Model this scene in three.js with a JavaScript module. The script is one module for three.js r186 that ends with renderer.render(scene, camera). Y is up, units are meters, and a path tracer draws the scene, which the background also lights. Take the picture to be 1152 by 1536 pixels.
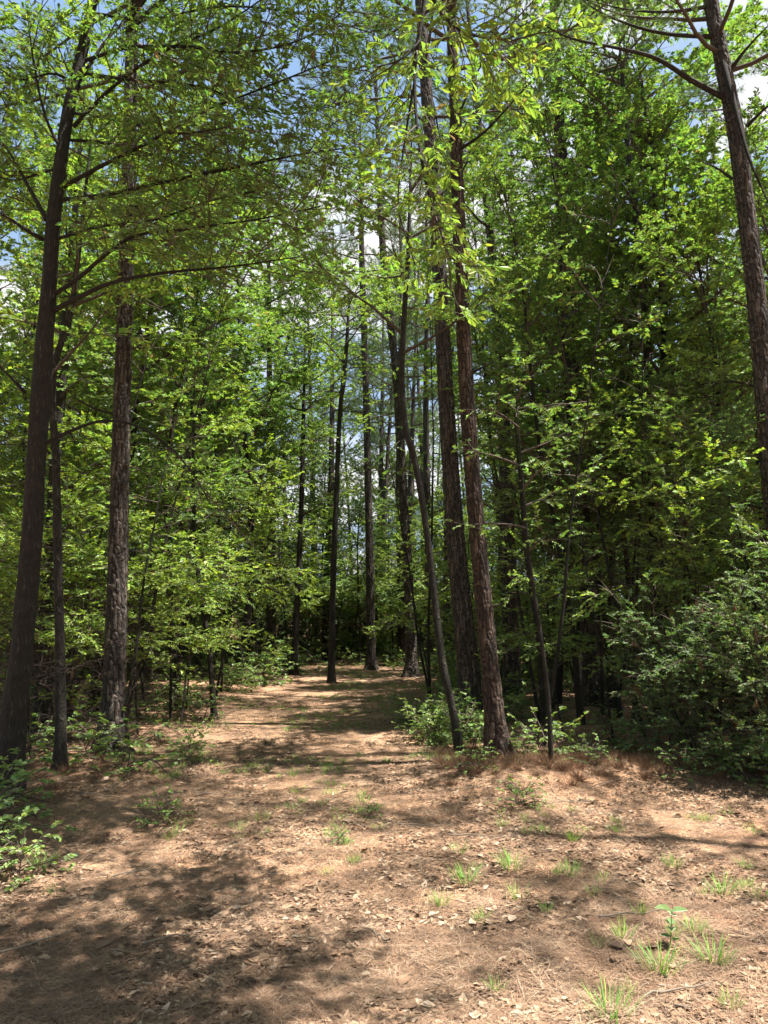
import * as THREE from 'three';
import { ImprovedNoise } from 'three/addons/math/ImprovedNoise.js';

// ---------------------------------------------------------------- camera, sky, sun, exposure
const scene = new THREE.Scene();
const EYE = 1.6, PITCH = THREE.MathUtils.degToRad(9.2), FOCAL = 1077;      // focal length in photograph pixels
const camera = new THREE.PerspectiveCamera(2 * Math.atan(768 / FOCAL) * 180 / Math.PI, 768 / 1024, 0.1, 600);
camera.position.set(0, EYE, 0);
camera.rotation.set(PITCH, 0, 0);
const renderer = new THREE.WebGLRenderer();
renderer.toneMapping = THREE.LinearToneMapping;
renderer.toneMappingExposure = 3.6;
renderer.shadowMap.enabled = true;

const noise3 = new ImprovedNoise();
const N = (x, y, z = 0) => noise3.noise(x, y, z);
function fbm(x, y, z, o = 4) { let s = 0, a = 0.5; for (let i = 0; i < o; i++) { s += a * N(x, y, z); x *= 2.03; y *= 2.03; z *= 2.03; a *= 0.5; } return s; }
const smooth = (a, b, x) => { const t = Math.min(1, Math.max(0, (x - a) / (b - a))); return t * t * (3 - 2 * t); };
const mix = (a, b, t) => a + (b - a) * t;
function rngOf(seed) { let a = seed >>> 0; return () => { a = (a + 0x6D2B79F5) | 0; let t = Math.imul(a ^ (a >>> 15), 1 | a); t = (t + Math.imul(t ^ (t >>> 7), 61 | t)) ^ t; return ((t ^ (t >>> 14)) >>> 0) / 4294967296; }; }

{ // summer sky: blue with scattered white cloud, the same all round
  const w = 1024, h = 512, d = new Float32Array(w * h * 4);
  for (let j = 0; j < h; j++) for (let i = 0; i < w; i++) {
    const el = ((j + 0.5) / h - 0.5) * Math.PI, az = ((i + 0.5) / w - 0.5) * 2 * Math.PI;
    const x = Math.cos(el) * Math.cos(az), y = Math.sin(el), z = Math.cos(el) * Math.sin(az);
    const up = Math.max(0, y), k = 1 / (up + 0.25);
    const c = smooth(0.06, 0.32, fbm(x * k * 2.2 + 7.1, z * k * 2.2 + 3.3, 1.7, 6) + 0.08);
    const t = Math.pow(1 - up, 2.2);
    const r = mix(mix(0.29, 0.50, t), 1.0, c), g = mix(mix(0.46, 0.64, t), 1.0, c), b = mix(mix(0.76, 0.82, t), 1.0, c);
    const o = (j * w + i) * 4; d[o] = r * 0.34; d[o + 1] = g * 0.34; d[o + 2] = b * 0.34; d[o + 3] = 1;
  }
  const sky = new THREE.DataTexture(d, w, h, THREE.RGBAFormat, THREE.FloatType);
  sky.mapping = THREE.EquirectangularReflectionMapping; sky.magFilter = THREE.LinearFilter; sky.needsUpdate = true;
  scene.background = sky; scene.environment = sky;
}
const sun = new THREE.DirectionalLight(new THREE.Color(1, 0.955, 0.89), 5);
const SUN = new THREE.Vector3(0.31, 0.95, 0.04).normalize();
sun.position.copy(SUN).multiplyScalar(80); sun.castShadow = true;
Object.assign(sun.shadow.camera, { left: -45, right: 45, top: 45, bottom: -45, near: 1, far: 200 });
sun.shadow.mapSize.set(4096, 4096);
sun.target.position.set(0, 0, -20);
sun.position.add(sun.target.position);
scene.add(sun, sun.target);

// ---------------------------------------------------------------- helpers
const V = (x, y, z) => new THREE.Vector3(x, y, z);
const cp = Math.cos(PITCH), sp = Math.sin(PITCH);
function at(px, py, D) {                       // the point that stands D metres ahead of the viewer, seen at a photograph pixel
  const u = (px - 576) / FOCAL, v = (768 - py) / FOCAL;
  const y = v * cp + sp, z = -cp + v * sp, t = D / -z;
  return V(u * t, EYE + y * t, -D);
}
const gauss = (r) => (r() + r() + r() + r() - 2) * 1.0;
const pathX = (z) => { const d = -z; return d < 4 ? 0 : d < 11 ? mix(0, -1.2, smooth(4, 11, d)) : d < 18 ? mix(-1.2, -1.5, smooth(11, 18, d)) : d < 27 ? mix(-1.5, -0.3, smooth(18, 27, d)) : mix(-0.3, 6, smooth(27, 42, d)); };
function ground(x, z) {
  const d = -z;
  let h = 0.10 * N(x * 0.13 + 4, z * 0.13, 2.2) + 0.045 * N(x * 0.55, z * 0.55, 5.1) + 0.018 * N(x * 1.9, z * 1.9, 8.3) + 0.008 * N(x * 5, z * 5, 1.3);
  h -= 0.06 * Math.exp(-Math.pow((x - pathX(z)) / 1.7, 2));                                   // worn track
  const ridge = -8.3 + 0.25 * N(x * 0.8, 0.3, 9), far = smooth(0.2, 1.2, x) * (1 - smooth(8, 11, x));
  h += 0.13 * far * Math.exp(-Math.pow((z - ridge) / 0.45, 2)) * (0.7 + 0.6 * N(x * 1.3, z * 1.3, 4.4));   // litter raked into a bank along the thicket
  h += 0.010 * Math.max(0, d - 16) + 0.03 * Math.max(0, d - 36);
  return h;
}
const counts = {};
function numbered(name) { const n = counts[name] = (counts[name] ?? -1) + 1; return n ? `${name}_${String(n).padStart(3, '0')}` : name; }
const shade = (o) => { o.castShadow = true; o.receiveShadow = true; return o; };
function tag(o, label, category, group, kind) {
  if (label) o.userData.label = label;
  if (category) o.userData.category = category;
  if (group) o.userData.group = group;
  if (kind) o.userData.kind = kind;
  return o;
}
function thing(name, p, label, category, group) {
  const o = new THREE.Group(); o.name = numbered(name); o.position.copy(p); scene.add(o);
  return tag(o, label, category, group);
}
function part(name, geometry, material, parent, kind) {
  const m = shade(new THREE.Mesh(geometry, material)); m.name = name; parent.add(m);
  if (kind) m.userData.kind = kind;
  return m;
}
class Build {                                   // collects triangles
  constructor() { this.p = []; this.c = []; this.i = []; this.uv = []; this.n = []; }
  v(x, y, z, c) { this.p.push(x, y, z); if (c) this.c.push(c[0], c[1], c[2]); return this.p.length / 3 - 1; }
  t(a, b, c) { this.i.push(a, b, c); }
  get empty() { return !this.i.length; }
  geo() {
    const g = new THREE.BufferGeometry();
    g.setAttribute('position', new THREE.Float32BufferAttribute(this.p, 3));
    if (this.c.length) g.setAttribute('color', new THREE.Float32BufferAttribute(this.c, 3));
    if (this.uv.length) g.setAttribute('uv', new THREE.Float32BufferAttribute(this.uv, 2));
    if (this.n.length) g.setAttribute('normal', new THREE.Float32BufferAttribute(this.n, 3));
    g.setIndex(this.i);
    return g;
  }
}
const T1 = V(0, 0, 0), T2 = V(0, 0, 0), T3 = V(0, 0, 0);
function tube(B, pts, radii, seg, relief, uvw) {           // tapered tube along pts; relief(angle 0..1, metres along) adds to the radius
  const n = pts.length, rows = []; let ref = Math.abs(pts[n - 1].y - pts[0].y) > pts[0].distanceTo(pts[n - 1]) * 0.8 ? V(0, 0, 1) : V(0, 1, 0), along = 0;
  const base = B.p.length / 3, circ = uvw ? Math.max(1, Math.round(2 * Math.PI * radii[0] / uvw)) : 0;
  for (let k = 0; k < n; k++) {
    const d = T1.subVectors(pts[Math.min(n - 1, k + 1)], pts[Math.max(0, k - 1)]).normalize();
    const a = T2.crossVectors(ref, d).normalize(), b = T3.crossVectors(d, a).normalize();
    ref.copy(b).negate(); ref.copy(b).multiplyScalar(1);
    ref.crossVectors(d, a);
    if (k) along += pts[k].distanceTo(pts[k - 1]);
    for (let s = 0; s <= seg; s++) {
      const th = (s % seg) / seg * 2 * Math.PI, r = radii[k] + (relief ? relief((s % seg) / seg, along, radii[k]) : 0), c = Math.cos(th), q = Math.sin(th);
      B.p.push(pts[k].x + (a.x * c + b.x * q) * r, pts[k].y + (a.y * c + b.y * q) * r, pts[k].z + (a.z * c + b.z * q) * r);
      B.n.push(a.x * c + b.x * q, a.y * c + b.y * q, a.z * c + b.z * q);
      B.uv.push(uvw ? s / seg * circ : s / seg, uvw ? along / (uvw * 2) : along);
    }
  }
  const w = seg + 1;
  for (let k = 0; k < n - 1; k++) for (let s = 0; s < seg; s++) {
    const i = base + k * w + s; B.t(i, i + 1, i + w); B.t(i + 1, i + w + 1, i + w);
  }
  if (radii[n - 1] > 0.006) { const c = B.v(pts[n - 1].x, pts[n - 1].y, pts[n - 1].z); B.n.push(0, 1, 0); B.uv.push(0, along); for (let s = 0; s < seg; s++) B.t(base + (n - 1) * w + s, base + (n - 1) * w + s + 1, c); }
}
function seamNormals(g, seg) {                    // smooth normals over a relief, closed across the seam
  g.computeVertexNormals(); const n = g.attributes.normal, w = seg + 1, rows = Math.floor(n.count / w);
  for (let k = 0; k < rows; k++) { const i = k * w, j = i + seg; const x = n.getX(i) + n.getX(j), y = n.getY(i) + n.getY(j), z = n.getZ(i) + n.getZ(j), l = Math.hypot(x, y, z) || 1; n.setXYZ(i, x / l, y / l, z / l); n.setXYZ(j, x / l, y / l, z / l); }
  return g;
}
function curve(pts, step) {                        // resample [Vector3, radius] control points evenly
  const c = new THREE.CatmullRomCurve3(pts.map((p) => p[0]), false, 'centripetal'), n = Math.max(2, Math.ceil(c.getLength() / step));
  const P = [], R = [];
  for (let k = 0; k <= n; k++) { const t = k / n, f = t * (pts.length - 1), i = Math.min(pts.length - 2, Math.floor(f)); P.push(c.getPoint(t)); R.push(mix(pts[i][1], pts[i + 1][1], f - i)); }
  return [P, R];
}
function grow(p, d, L, n, r, wob, grav) {          // a wandering branch: n + 1 points
  const out = [p.clone()], q = d.clone().normalize(), s = L / n;
  for (let k = 0; k < n; k++) {
    q.x += (r() - 0.5) * wob; q.y += (r() - 0.5) * wob * 0.7 + grav; q.z += (r() - 0.5) * wob; q.normalize();
    out.push(out[k].clone().addScaledVector(q, s));
  }
  return out;
}
const along = (pts, t) => { const f = t * (pts.length - 1), i = Math.min(pts.length - 2, Math.floor(f)); return pts[i].clone().lerp(pts[i + 1], f - i); };
const dirAt = (pts, t) => { const i = Math.min(pts.length - 2, Math.floor(t * (pts.length - 1))); return pts[i + 1].clone().sub(pts[i]).normalize(); };
const taper = (n, a, b) => Array.from({ length: n }, (_, k) => mix(a, b, k / (n - 1)));

// ---------------------------------------------------------------- leaves
const LA = V(0, 0, 0), LB = V(0, 0, 0), LN = V(0, 0, 0);
function leaf(B, p, d, up, L, W, kind, col, r) {
  LN.copy(up); LA.copy(d); LB.crossVectors(LN, LA).normalize(); LN.crossVectors(LA, LB).normalize();
  const fold = (0.10 + 0.3 * r()) * W, sag = (r() - 0.35) * 0.25 * L;
  const put = (f, s, h) => B.v(p.x + LA.x * f * L + LB.x * s * W + LN.x * h, p.y + LA.y * f * L + LB.y * s * W + LN.y * h, p.z + LA.z * f * L + LB.z * s * W + LN.z * h, col);
  if (kind === 'oval') {
    const a = put(0, 0, 0), b = put(0.45, 0.5, fold), c = put(0.45, -0.5, fold), e = put(1, 0, -sag);
    B.t(a, c, e); B.t(a, e, b);
  } else if (kind === 'oak') {                     // narrow foot, broad rounded end
    const a = put(0, 0, 0), m = put(0.6, 0, -sag * 0.3), b = put(0.72, 0.5, fold), c = put(0.72, -0.5, fold), e = put(1, 0.14, -sag), f = put(1, -0.14, -sag);
    B.t(a, c, m); B.t(a, m, b); B.t(m, c, f); B.t(m, f, e); B.t(m, e, b);
  } else if (kind === 'star') {                    // five pointed lobes
    const m = put(0.42, 0, fold * 0.4), o = [[0, 0], [0.1, 0.55], [0.36, 0.26], [0.72, 0.5], [0.66, 0.17], [1, 0], [0.66, -0.17], [0.72, -0.5], [0.36, -0.26], [0.1, -0.55]].map(([f, s], k) => put(f, s, k % 2 && k !== 5 ? -sag * 0.5 : 0));
    for (let k = 0; k < 10; k++) B.t(m, o[k], o[(k + 1) % 10]);
  } else if (kind === 'broad') {                   // pointed oval of eight faces, gently cupped
    const m1 = put(0.3, 0, 0), m2 = put(0.65, 0, -sag * 0.4), a = put(0, 0, 0), e = put(1, 0, -sag);
    const b1 = put(0.25, 0.42, fold), b2 = put(0.62, 0.42, fold * 0.8), c1 = put(0.25, -0.42, fold), c2 = put(0.62, -0.42, fold * 0.8);
    B.t(a, m1, b1); B.t(a, c1, m1); B.t(m1, m2, b2); B.t(m1, b2, b1); B.t(m1, c1, c2); B.t(m1, c2, m2); B.t(m2, e, b2); B.t(m2, c2, e);
  } else {                                         // strap: a grass blade
    const a = put(0, 0.5, 0), b = put(0, -0.5, 0), c = put(0.55, 0.4, 0), f = put(0.55, -0.4, 0), e = put(1, 0, -sag * 1.5);
    B.t(a, b, f); B.t(a, f, c); B.t(c, f, e);
  }
}
function leafColour(base, r, spread = 0.35) {
  const k = 1 + gauss(r) * spread, y = gauss(r) * 0.25;
  if (r() < 0.012) return [0.22 * k, 0.14 * k, 0.05];
  return [Math.max(0.005, base[0] * k * (1 + y)), Math.max(0.01, base[1] * k), Math.max(0.004, base[2] * k * (1 - y * 0.6))];
}
const UP = V(0, 1, 0);
function spray(BL, BT, p, d, L, S, r) {             // one leafy twig
  const pts = grow(p, d, L, 3, r, 0.5, S.droop ?? -0.05);
  if (BT) tube(BT, pts, [S.twig ?? 0.004, (S.twig ?? 0.004) * 0.8, (S.twig ?? 0.004) * 0.6, 0.001], 3);
  const n = Math.round(S.n * (0.7 + 0.6 * r()));
  const side = V(0, 0, 0);
  for (let k = 0; k < n; k++) {
    const t = S.tip ? 1 - Math.pow(r(), 1.6) * S.tip : 0.15 + 0.85 * (k + r()) / n, q = along(pts, Math.min(0.999, t)), dd = dirAt(pts, Math.min(0.99, t));
    side.crossVectors(UP, dd); if (side.lengthSq() < 1e-4) side.set(1, 0, 0); side.normalize();
    const w = (k % 2 ? 1 : -1) * (0.5 + r() * 0.9);
    const ld = dd.multiplyScalar(0.7 + r() * 0.4).addScaledVector(side, w); ld.y += (r() - 0.6) * 0.7; ld.normalize();
    const up = V((r() - 0.5) * S.tilt, 1, (r() - 0.5) * S.tilt);
    const s = S.len * (0.6 + 0.7 * r());
    leaf(BL, q, ld, up, s, s * S.wid * (0.8 + 0.4 * r()), S.kind, leafColour(S.col, r, S.spread), r);
  }
}
function needles(B, p, d, n, L, w, col, r, cone = 0.9) {   // a tuft of pine needles
  const q = V(0, 0, 0), s = V(0, 0, 0);
  for (let k = 0; k < n; k++) {
    q.set(d.x + gauss(r) * cone, d.y + gauss(r) * cone, d.z + gauss(r) * cone).normalize(); s.set(r() - 0.5, r() - 0.5, r() - 0.5).cross(q).normalize().multiplyScalar(w / 2);
    const l = L * (0.7 + 0.5 * r()), c = leafColour(col, r, 0.25);
    B.t(B.v(p.x + s.x, p.y + s.y, p.z + s.z, c), B.v(p.x - s.x, p.y - s.y, p.z - s.z, c), B.v(p.x + q.x * l, p.y + q.y * l - 0.02, p.z + q.z * l, c));
  }
}

// ---------------------------------------------------------------- materials
function dataTex(w, h, f, srgb) {
  const d = new Uint8Array(w * h * 4);
  for (let j = 0; j < h; j++) for (let i = 0; i < w; i++) { const c = f(i / w, j / h), o = (j * w + i) * 4; for (let k = 0; k < 3; k++) d[o + k] = Math.max(0, Math.min(255, c[k] * 255)); d[o + 3] = 255; }
  const t = new THREE.DataTexture(d, w, h); t.wrapS = t.wrapT = THREE.RepeatWrapping; t.magFilter = THREE.LinearFilter; t.minFilter = THREE.LinearMipmapLinearFilter; t.generateMipmaps = true;
  if (srgb) t.colorSpace = THREE.SRGBColorSpace; t.needsUpdate = true; return t;
}
// plated pine bark: long scaly plates with flakes, periodic over one tile
const per = (n, a) => ((a % n) + n) % n;
const tileNoise = (u, v, fx, fy, s) => { const a = u * 2 * Math.PI, b = v * 2 * Math.PI; return N(Math.cos(a) * fx + 11 * s, Math.sin(a) * fx + Math.cos(b) * fy, Math.sin(b) * fy + 7 * s); };
function cellGrid(nx, ny, seed) { const j = rngOf(seed), c = Array.from({ length: nx * ny }, () => [j(), j(), j(), j()]); return (x, y, k) => { const ix = Math.floor(x), iy = Math.floor(y); let f1 = 9, f2 = 9, id = null; for (let b = -1; b <= 1; b++) for (let a = -1; a <= 1; a++) { const q = c[per(ny, iy + b) * nx + per(nx, ix + a)], d = Math.hypot(ix + a + 0.05 + 0.9 * q[0] - x, (iy + b + 0.05 + 0.9 * q[1] - y) * k); if (d < f1) { f2 = f1; f1 = d; id = q; } else if (d < f2) f2 = d; } return [f2 - f1, id]; }; }
const bigPlates = cellGrid(7, 6, 77), flakes = cellGrid(16, 22, 78);
function plates(u, v) {                              // [height, tone, redness]
  const wx = 0.35 * tileNoise(u, v, 0.9, 1.6, 1) + 0.12 * tileNoise(u, v, 3, 5, 2), wy = 0.5 * tileNoise(u, v, 1.1, 1.3, 3);
  const [e, id] = bigPlates(u * 7 + wx * 1.6, v * 6 + wy * 1.8, 0.75), [e2, id2] = flakes(u * 16 + wx * 3, v * 22 + wy * 4, 0.8);
  return [smooth(0.0, 0.42, e) * 0.7 + 0.3 * smooth(0, 0.35, e2) * (0.4 + 0.6 * id2[2]), 0.55 * id[2] + 0.45 * id2[3], id2[2]];
}
const pnoise = (u, v, f, s) => tileNoise(u, v, f, f * 0.7, s);
const pineMap = dataTex(512, 1024, (u, v) => {
  const [h, tone, red] = plates(u, v), n = 0.07 * N(u * 60, v * 60, 2) + 0.06 * N(u * 140, v * 140, 5), g = 0.15 + 0.29 * tone;
  const p = [g + 0.03 * red, g * 0.90 + 0.01 * red, g * 0.80], f = [0.13, 0.10, 0.078], k = smooth(0.05, 0.6, h);
  return [0, 1, 2].map((c) => mix(f[c], p[c], k) + n);
}, true);
const pineBump = dataTex(512, 1024, (u, v) => { const b = plates(u, v)[0] * 0.8 + 0.12 * N(u * 90, v * 90, 9) + 0.1; return [b, b, b]; });
const woodMap = dataTex(256, 512, (u, v) => {
  const r = 0.5 + 0.5 * pnoise(u, v, 2.2, 4) + 0.35 * N(u * 40, v * 10, 3), l = smooth(0.3, 0.6, pnoise(u, v, 1.6, 21) + 0.3 * N(u * 30, v * 30, 8)) * 0.14;
  return [0.105 + 0.12 * r + l, 0.092 + 0.105 * r + l, 0.07 + 0.09 * r + l * 0.85];
}, true);
const woodBump = dataTex(256, 512, (u, v) => { const b = 0.5 + 0.6 * Math.abs(N(u * 18, v * 9, 3)) + 0.35 * N(u * 50, v * 26, 6); return [b, b, b]; });
const M = {};
M.pine = new THREE.MeshStandardMaterial({ name: 'pine_bark', map: pineMap, bumpMap: pineBump, bumpScale: 0.02, roughness: 0.95 });
M.pineRed = new THREE.MeshStandardMaterial({ name: 'red_pine_bark', color: new THREE.Color(1.0, 0.82, 0.72), map: pineMap, bumpMap: pineBump, bumpScale: 0.02, roughness: 0.95 });
M.wood = new THREE.MeshStandardMaterial({ name: 'hardwood_bark', map: woodMap, bumpMap: woodBump, bumpScale: 0.014, roughness: 0.95 });
M.twig = new THREE.MeshStandardMaterial({ name: 'twig_bark', color: new THREE.Color(0.075, 0.055, 0.040), roughness: 0.95 });
M.stick = new THREE.MeshStandardMaterial({ name: 'weathered_stick', color: new THREE.Color(0.17, 0.135, 0.10), roughness: 0.95 });
M.leaf = new THREE.MeshPhysicalMaterial({ name: 'leaf', vertexColors: true, roughness: 1, transmission: 0.52, thickness: 0, clearcoat: 0.35, clearcoatRoughness: 0.35, side: THREE.DoubleSide });
M.leafDeep = M.leaf.clone(); M.leafDeep.name = 'deep_green_leaf'; M.leafDeep.color.setRGB(0.82, 0.9, 0.9);
M.leafYellow = M.leaf.clone(); M.leafYellow.name = 'yellow_green_leaf'; M.leafYellow.color.setRGB(1.15, 1.08, 0.8);
M.needle = new THREE.MeshPhysicalMaterial({ name: 'pine_needle', vertexColors: true, roughness: 1, transmission: 0.35, thickness: 0, side: THREE.DoubleSide });
M.dead = new THREE.MeshStandardMaterial({ name: 'dead_needle', vertexColors: true, roughness: 1, side: THREE.DoubleSide });
M.litter = new THREE.MeshStandardMaterial({ name: 'dry_litter', roughness: 0.9, side: THREE.DoubleSide });
M.grass = new THREE.MeshPhysicalMaterial({ name: 'grass_blade', vertexColors: true, roughness: 1, transmission: 0.4, thickness: 0, side: THREE.DoubleSide });

// ---------------------------------------------------------------- forest floor
function paintFloor() {
  const S = 2048, r = rngOf(5), a = document.createElement('canvas'), b = document.createElement('canvas'); a.width = a.height = b.width = b.height = S;
  const c = a.getContext('2d'), h = b.getContext('2d');
  c.fillStyle = 'rgb(92,70,54)'; c.fillRect(0, 0, S, S); h.fillStyle = 'rgb(60,60,60)'; h.fillRect(0, 0, S, S);
  const tones = [[160, 122, 92], [180, 146, 116], [138, 96, 68], [112, 80, 60], [200, 172, 142], [86, 62, 48], [150, 116, 90], [176, 130, 96]];
  for (let k = 0; k < 52000; k++) {                 // one tile is 3.2 m: needles 10 to 18 cm, short bits, crumbs
    const x = r() * S, y = r() * S, t = r() * Math.PI * 2, L = (r() < 0.6 ? 60 + r() * 60 : 8 + r() * 25), q = tones[Math.floor(r() * tones.length)], e = 0.75 + 0.4 * r(), bend = (r() - 0.5) * 14;
    const g = Math.round(60 + 170 * k / 52000 * (0.6 + 0.4 * r()));
    const dx = Math.cos(t) * L, dy = Math.sin(t) * L;
    c.strokeStyle = `rgb(${q[0] * e | 0},${q[1] * e | 0},${q[2] * e | 0})`; h.strokeStyle = `rgb(${g},${g},${g})`; c.lineWidth = h.lineWidth = 1 + r() * 1.2;
    for (const ox of [0, x + dx > S ? -S : x + dx < 0 ? S : 0]) for (const oy of [0, y + dy > S ? -S : y + dy < 0 ? S : 0]) {
      for (const g2 of [c, h]) { g2.beginPath(); g2.moveTo(x + ox, y + oy); g2.quadraticCurveTo(x + ox + dx / 2 - Math.sin(t) * bend, y + oy + dy / 2 + Math.cos(t) * bend, x + ox + dx, y + oy + dy); g2.stroke(); }
      if (!ox && !oy && x + dx <= S && x + dx >= 0 && y + dy <= S && y + dy >= 0) break;
    }
  }
  const tx = (cv, srgb) => { const t = new THREE.CanvasTexture(cv); t.wrapS = t.wrapT = THREE.RepeatWrapping; if (srgb) t.colorSpace = THREE.SRGBColorSpace; return t; };
  return [tx(a, true), tx(b, false)];
}
{
  const [map, bump] = paintFloor();
  const m = new THREE.MeshStandardMaterial({ name: 'needle_litter', map, bumpMap: bump, bumpScale: 0.012, roughness: 1, vertexColors: true });
  const B = new Build(), xs = [], zs = [];
  const ladder = (lo, hi, fine, k) => { const o = [0]; let s = fine, x = 0; while (x < hi) { x += s; if (x > k) s *= 1.07; o.push(x); } x = 0; s = fine; const q = []; while (x > lo) { x -= s; if (x < -k) s *= 1.07; q.push(x); } return [...q.reverse(), ...o]; };
  const X = ladder(-260, 260, 0.09, 7), Z = ladder(-320, 30, 0.09, 14);
  for (const z of Z) for (const x of X) {
    const p = smooth(1.4, 2.6, Math.abs(x - pathX(z)) + 0.7 * N(x * 0.6, z * 0.6, 3)), n = fbm(x * 0.35, z * 0.35, 6.6, 4), q = fbm(x * 1.7, z * 1.7, 2.6, 3);
    const e = 1.02 + 0.75 * n + 0.85 * q + 0.25 * N(x * 7, z * 7, 31);                                   // paler leaf-strewn patches and darker humus patches
    const red = 0.10 * p + 0.2 * N(x * 0.8, z * 0.8, 12);
    B.v(x, ground(x, z), z, [e * (1.08 + 0.2 * red), e * (1.10 - 0.15 * red), e * (1.05 - 0.3 * red)]); B.uv.push(x / 3.2, -z / 3.2);
  }
  const w = X.length;
  for (let j = 0; j < Z.length - 1; j++) for (let i = 0; i < w - 1; i++) { const k = j * w + i; B.t(k, k + w, k + 1); B.t(k + 1, k + w, k + w + 1); }
  const g = B.geo(); g.computeVertexNormals();
  const f = shade(new THREE.Mesh(g, m)); f.name = 'forest_floor'; f.userData.kind = 'structure'; tag(f, 'forest floor of reddish brown pine needle litter', 'ground'); scene.add(f);
}

// ---------------------------------------------------------------- tree makers
const L6 = { len: 0.075, wid: 0.6, kind: 'oval', n: 13, tilt: 2.1, col: [0.170, 0.285, 0.030], spread: 0.5 };
function crownPart(root, BL, BT, leafMat) {          // leaves and the fine twigs that hold them: one crown with two materials
  const p = BL.p.concat(BT.p), c = BL.c.concat(new Array(BT.p.length).fill(1)), off = BL.p.length / 3, g = new THREE.BufferGeometry();
  g.setAttribute('position', new THREE.Float32BufferAttribute(p, 3)); g.setAttribute('color', new THREE.Float32BufferAttribute(c, 3));
  g.setIndex(BL.i.concat(BT.i.map((k) => k + off))); g.addGroup(0, BL.i.length, 0); g.addGroup(BL.i.length, BT.i.length, 1);
  return part('crown', g, [leafMat, M.twig], root, 'stuff');
}
function addWood(root, B, mat, name) { if (!B.empty) part(name, B.geo(), mat, root, name === 'twigs' ? 'stuff' : undefined); }
function broadleaf(name, label, category, group, S) {
  const r = rngOf(S.seed), root = thing(name, V(0, 0, 0), label, category, group);
  const BL = new Build(), BT = new Build(), BD = new Build();
  const stems = S.stems ?? 1;
  for (let m = 0; m < stems; m++) {
    const H = S.H * (m ? 0.6 + 0.4 * r() : 1), lean = stems > 1 ? 0.35 : S.lean ?? 0.08, a0 = r() * 6.28;
    const tp = grow(V(m ? (r() - 0.5) * 0.4 : 0, -0.15, m ? (r() - 0.5) * 0.4 : 0), V(Math.cos(a0) * lean, 1, Math.sin(a0) * lean), H, 12, r, 0.16, 0.03);
    const W = new Build(), tr = tp.map((_, k) => Math.max(0.006, S.R0 * (m ? 0.7 : 1) * (Math.pow(1 - k / 12, 0.8) + (k === 0 ? 0.25 : 0))));
    tube(W, tp, tr, 8, null, 0.3); addWood(root, W, M.wood, 'trunk');
    for (let k = 0; k < S.limbs; k++) {
      const s = (k + r()) / S.limbs, t = mix(S.base, 0.985, s), p = along(tp, t), az = k * 2.4 + r() * 1.2 + m * 2;
      const L = S.R * (S.profile ? S.profile(s) : Math.sqrt(Math.max(0.05, 1 - Math.pow(s * 1.15 - 0.3, 2)))) * (0.45 + 0.9 * r()), el = mix(S.el0 ?? 0.1, S.el1 ?? 0.9, s) + (r() - 0.5) * 0.9;
      const lp = grow(p, V(Math.cos(az) * Math.cos(el), Math.sin(el), Math.sin(az) * Math.cos(el)), L, 6, r, 0.55, -0.01), lr = taper(7, Math.min(S.R0 * 0.45, 0.012 + L * 0.011) * (1 - 0.4 * s), 0.004);
      tube(BT, lp, lr, 5);
      const nb = Math.max(3, Math.round(L * S.subs));
      for (let b = 0; b < nb; b++) {
        const u = 0.18 + 0.82 * (b + r()) / nb, q = along(lp, Math.min(0.99, u)), ld = dirAt(lp, Math.min(0.99, u)), side = V(0, 0, 0).crossVectors(UP, ld).normalize();
        const sd = ld.clone().multiplyScalar(0.8).addScaledVector(side, (b % 2 ? 1 : -1) * (0.5 + 0.5 * r())); sd.y += (r() - 0.42) * 1.3; sd.normalize();
        const SL = (0.35 + 0.35 * L * (1.1 - u)) * (0.7 + 0.6 * r()), bp = grow(q, sd, SL, 3, r, 0.35, -0.03);
        tube(BT, bp, [0.008, 0.006, 0.004, 0.002], 3);
        const nt = Math.max(2, Math.round(SL * S.twigs));
        if (N(q.x * 0.9 + S.seed, q.y * 0.9 + m * 5, q.z * 0.9) < (S.gap ?? -0.22)) continue;
        if (r() < (S.bare ?? 0.06)) { if (S.dead && r() < 0.7) needles(BD, along(bp, 0.7), V(0, -1.4, 0), 40, 0.16, 0.004, [0.16, 0.085, 0.04], r, 0.5); continue; }
        for (let w = 0; w < nt; w++) {
          const g = (w + r()) / nt, tp2 = along(bp, Math.min(0.99, g)), bd = dirAt(bp, Math.min(0.99, g)), sd2 = V(0, 0, 0).crossVectors(UP, bd).normalize();
          const td = bd.multiplyScalar(0.8).addScaledVector(sd2, (w % 2 ? 1 : -1) * (0.3 + 0.7 * r())); td.y += (r() - 0.5) * 1.3; td.normalize();
          spray(BL, S.fine ? BT : null, tp2, td, S.tl * (0.7 + 0.6 * r()), S.leaf, r);
        }
      }
    }
  }
  if (BL.empty) addWood(root, BT, M.twig, 'twigs'); else crownPart(root, BL, BT, M.leaf);
  if (!BD.empty) part('dead_needles', BD.geo(), M.dead, root, 'stuff');
  return root;
}
function place(o, x, z, turn, s, sy) { o.position.set(x, ground(x, z), z); o.rotation.y = turn; o.scale.set(s, s * (sy ?? 1), s); return o; }
function copyOf(o, label, group) { const c = o.clone(); c.name = numbered(o.name.replace(/_\d{3}$/, '')); scene.add(c); if (label) c.userData.label = label; if (group) c.userData.group = group; return c; }

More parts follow.
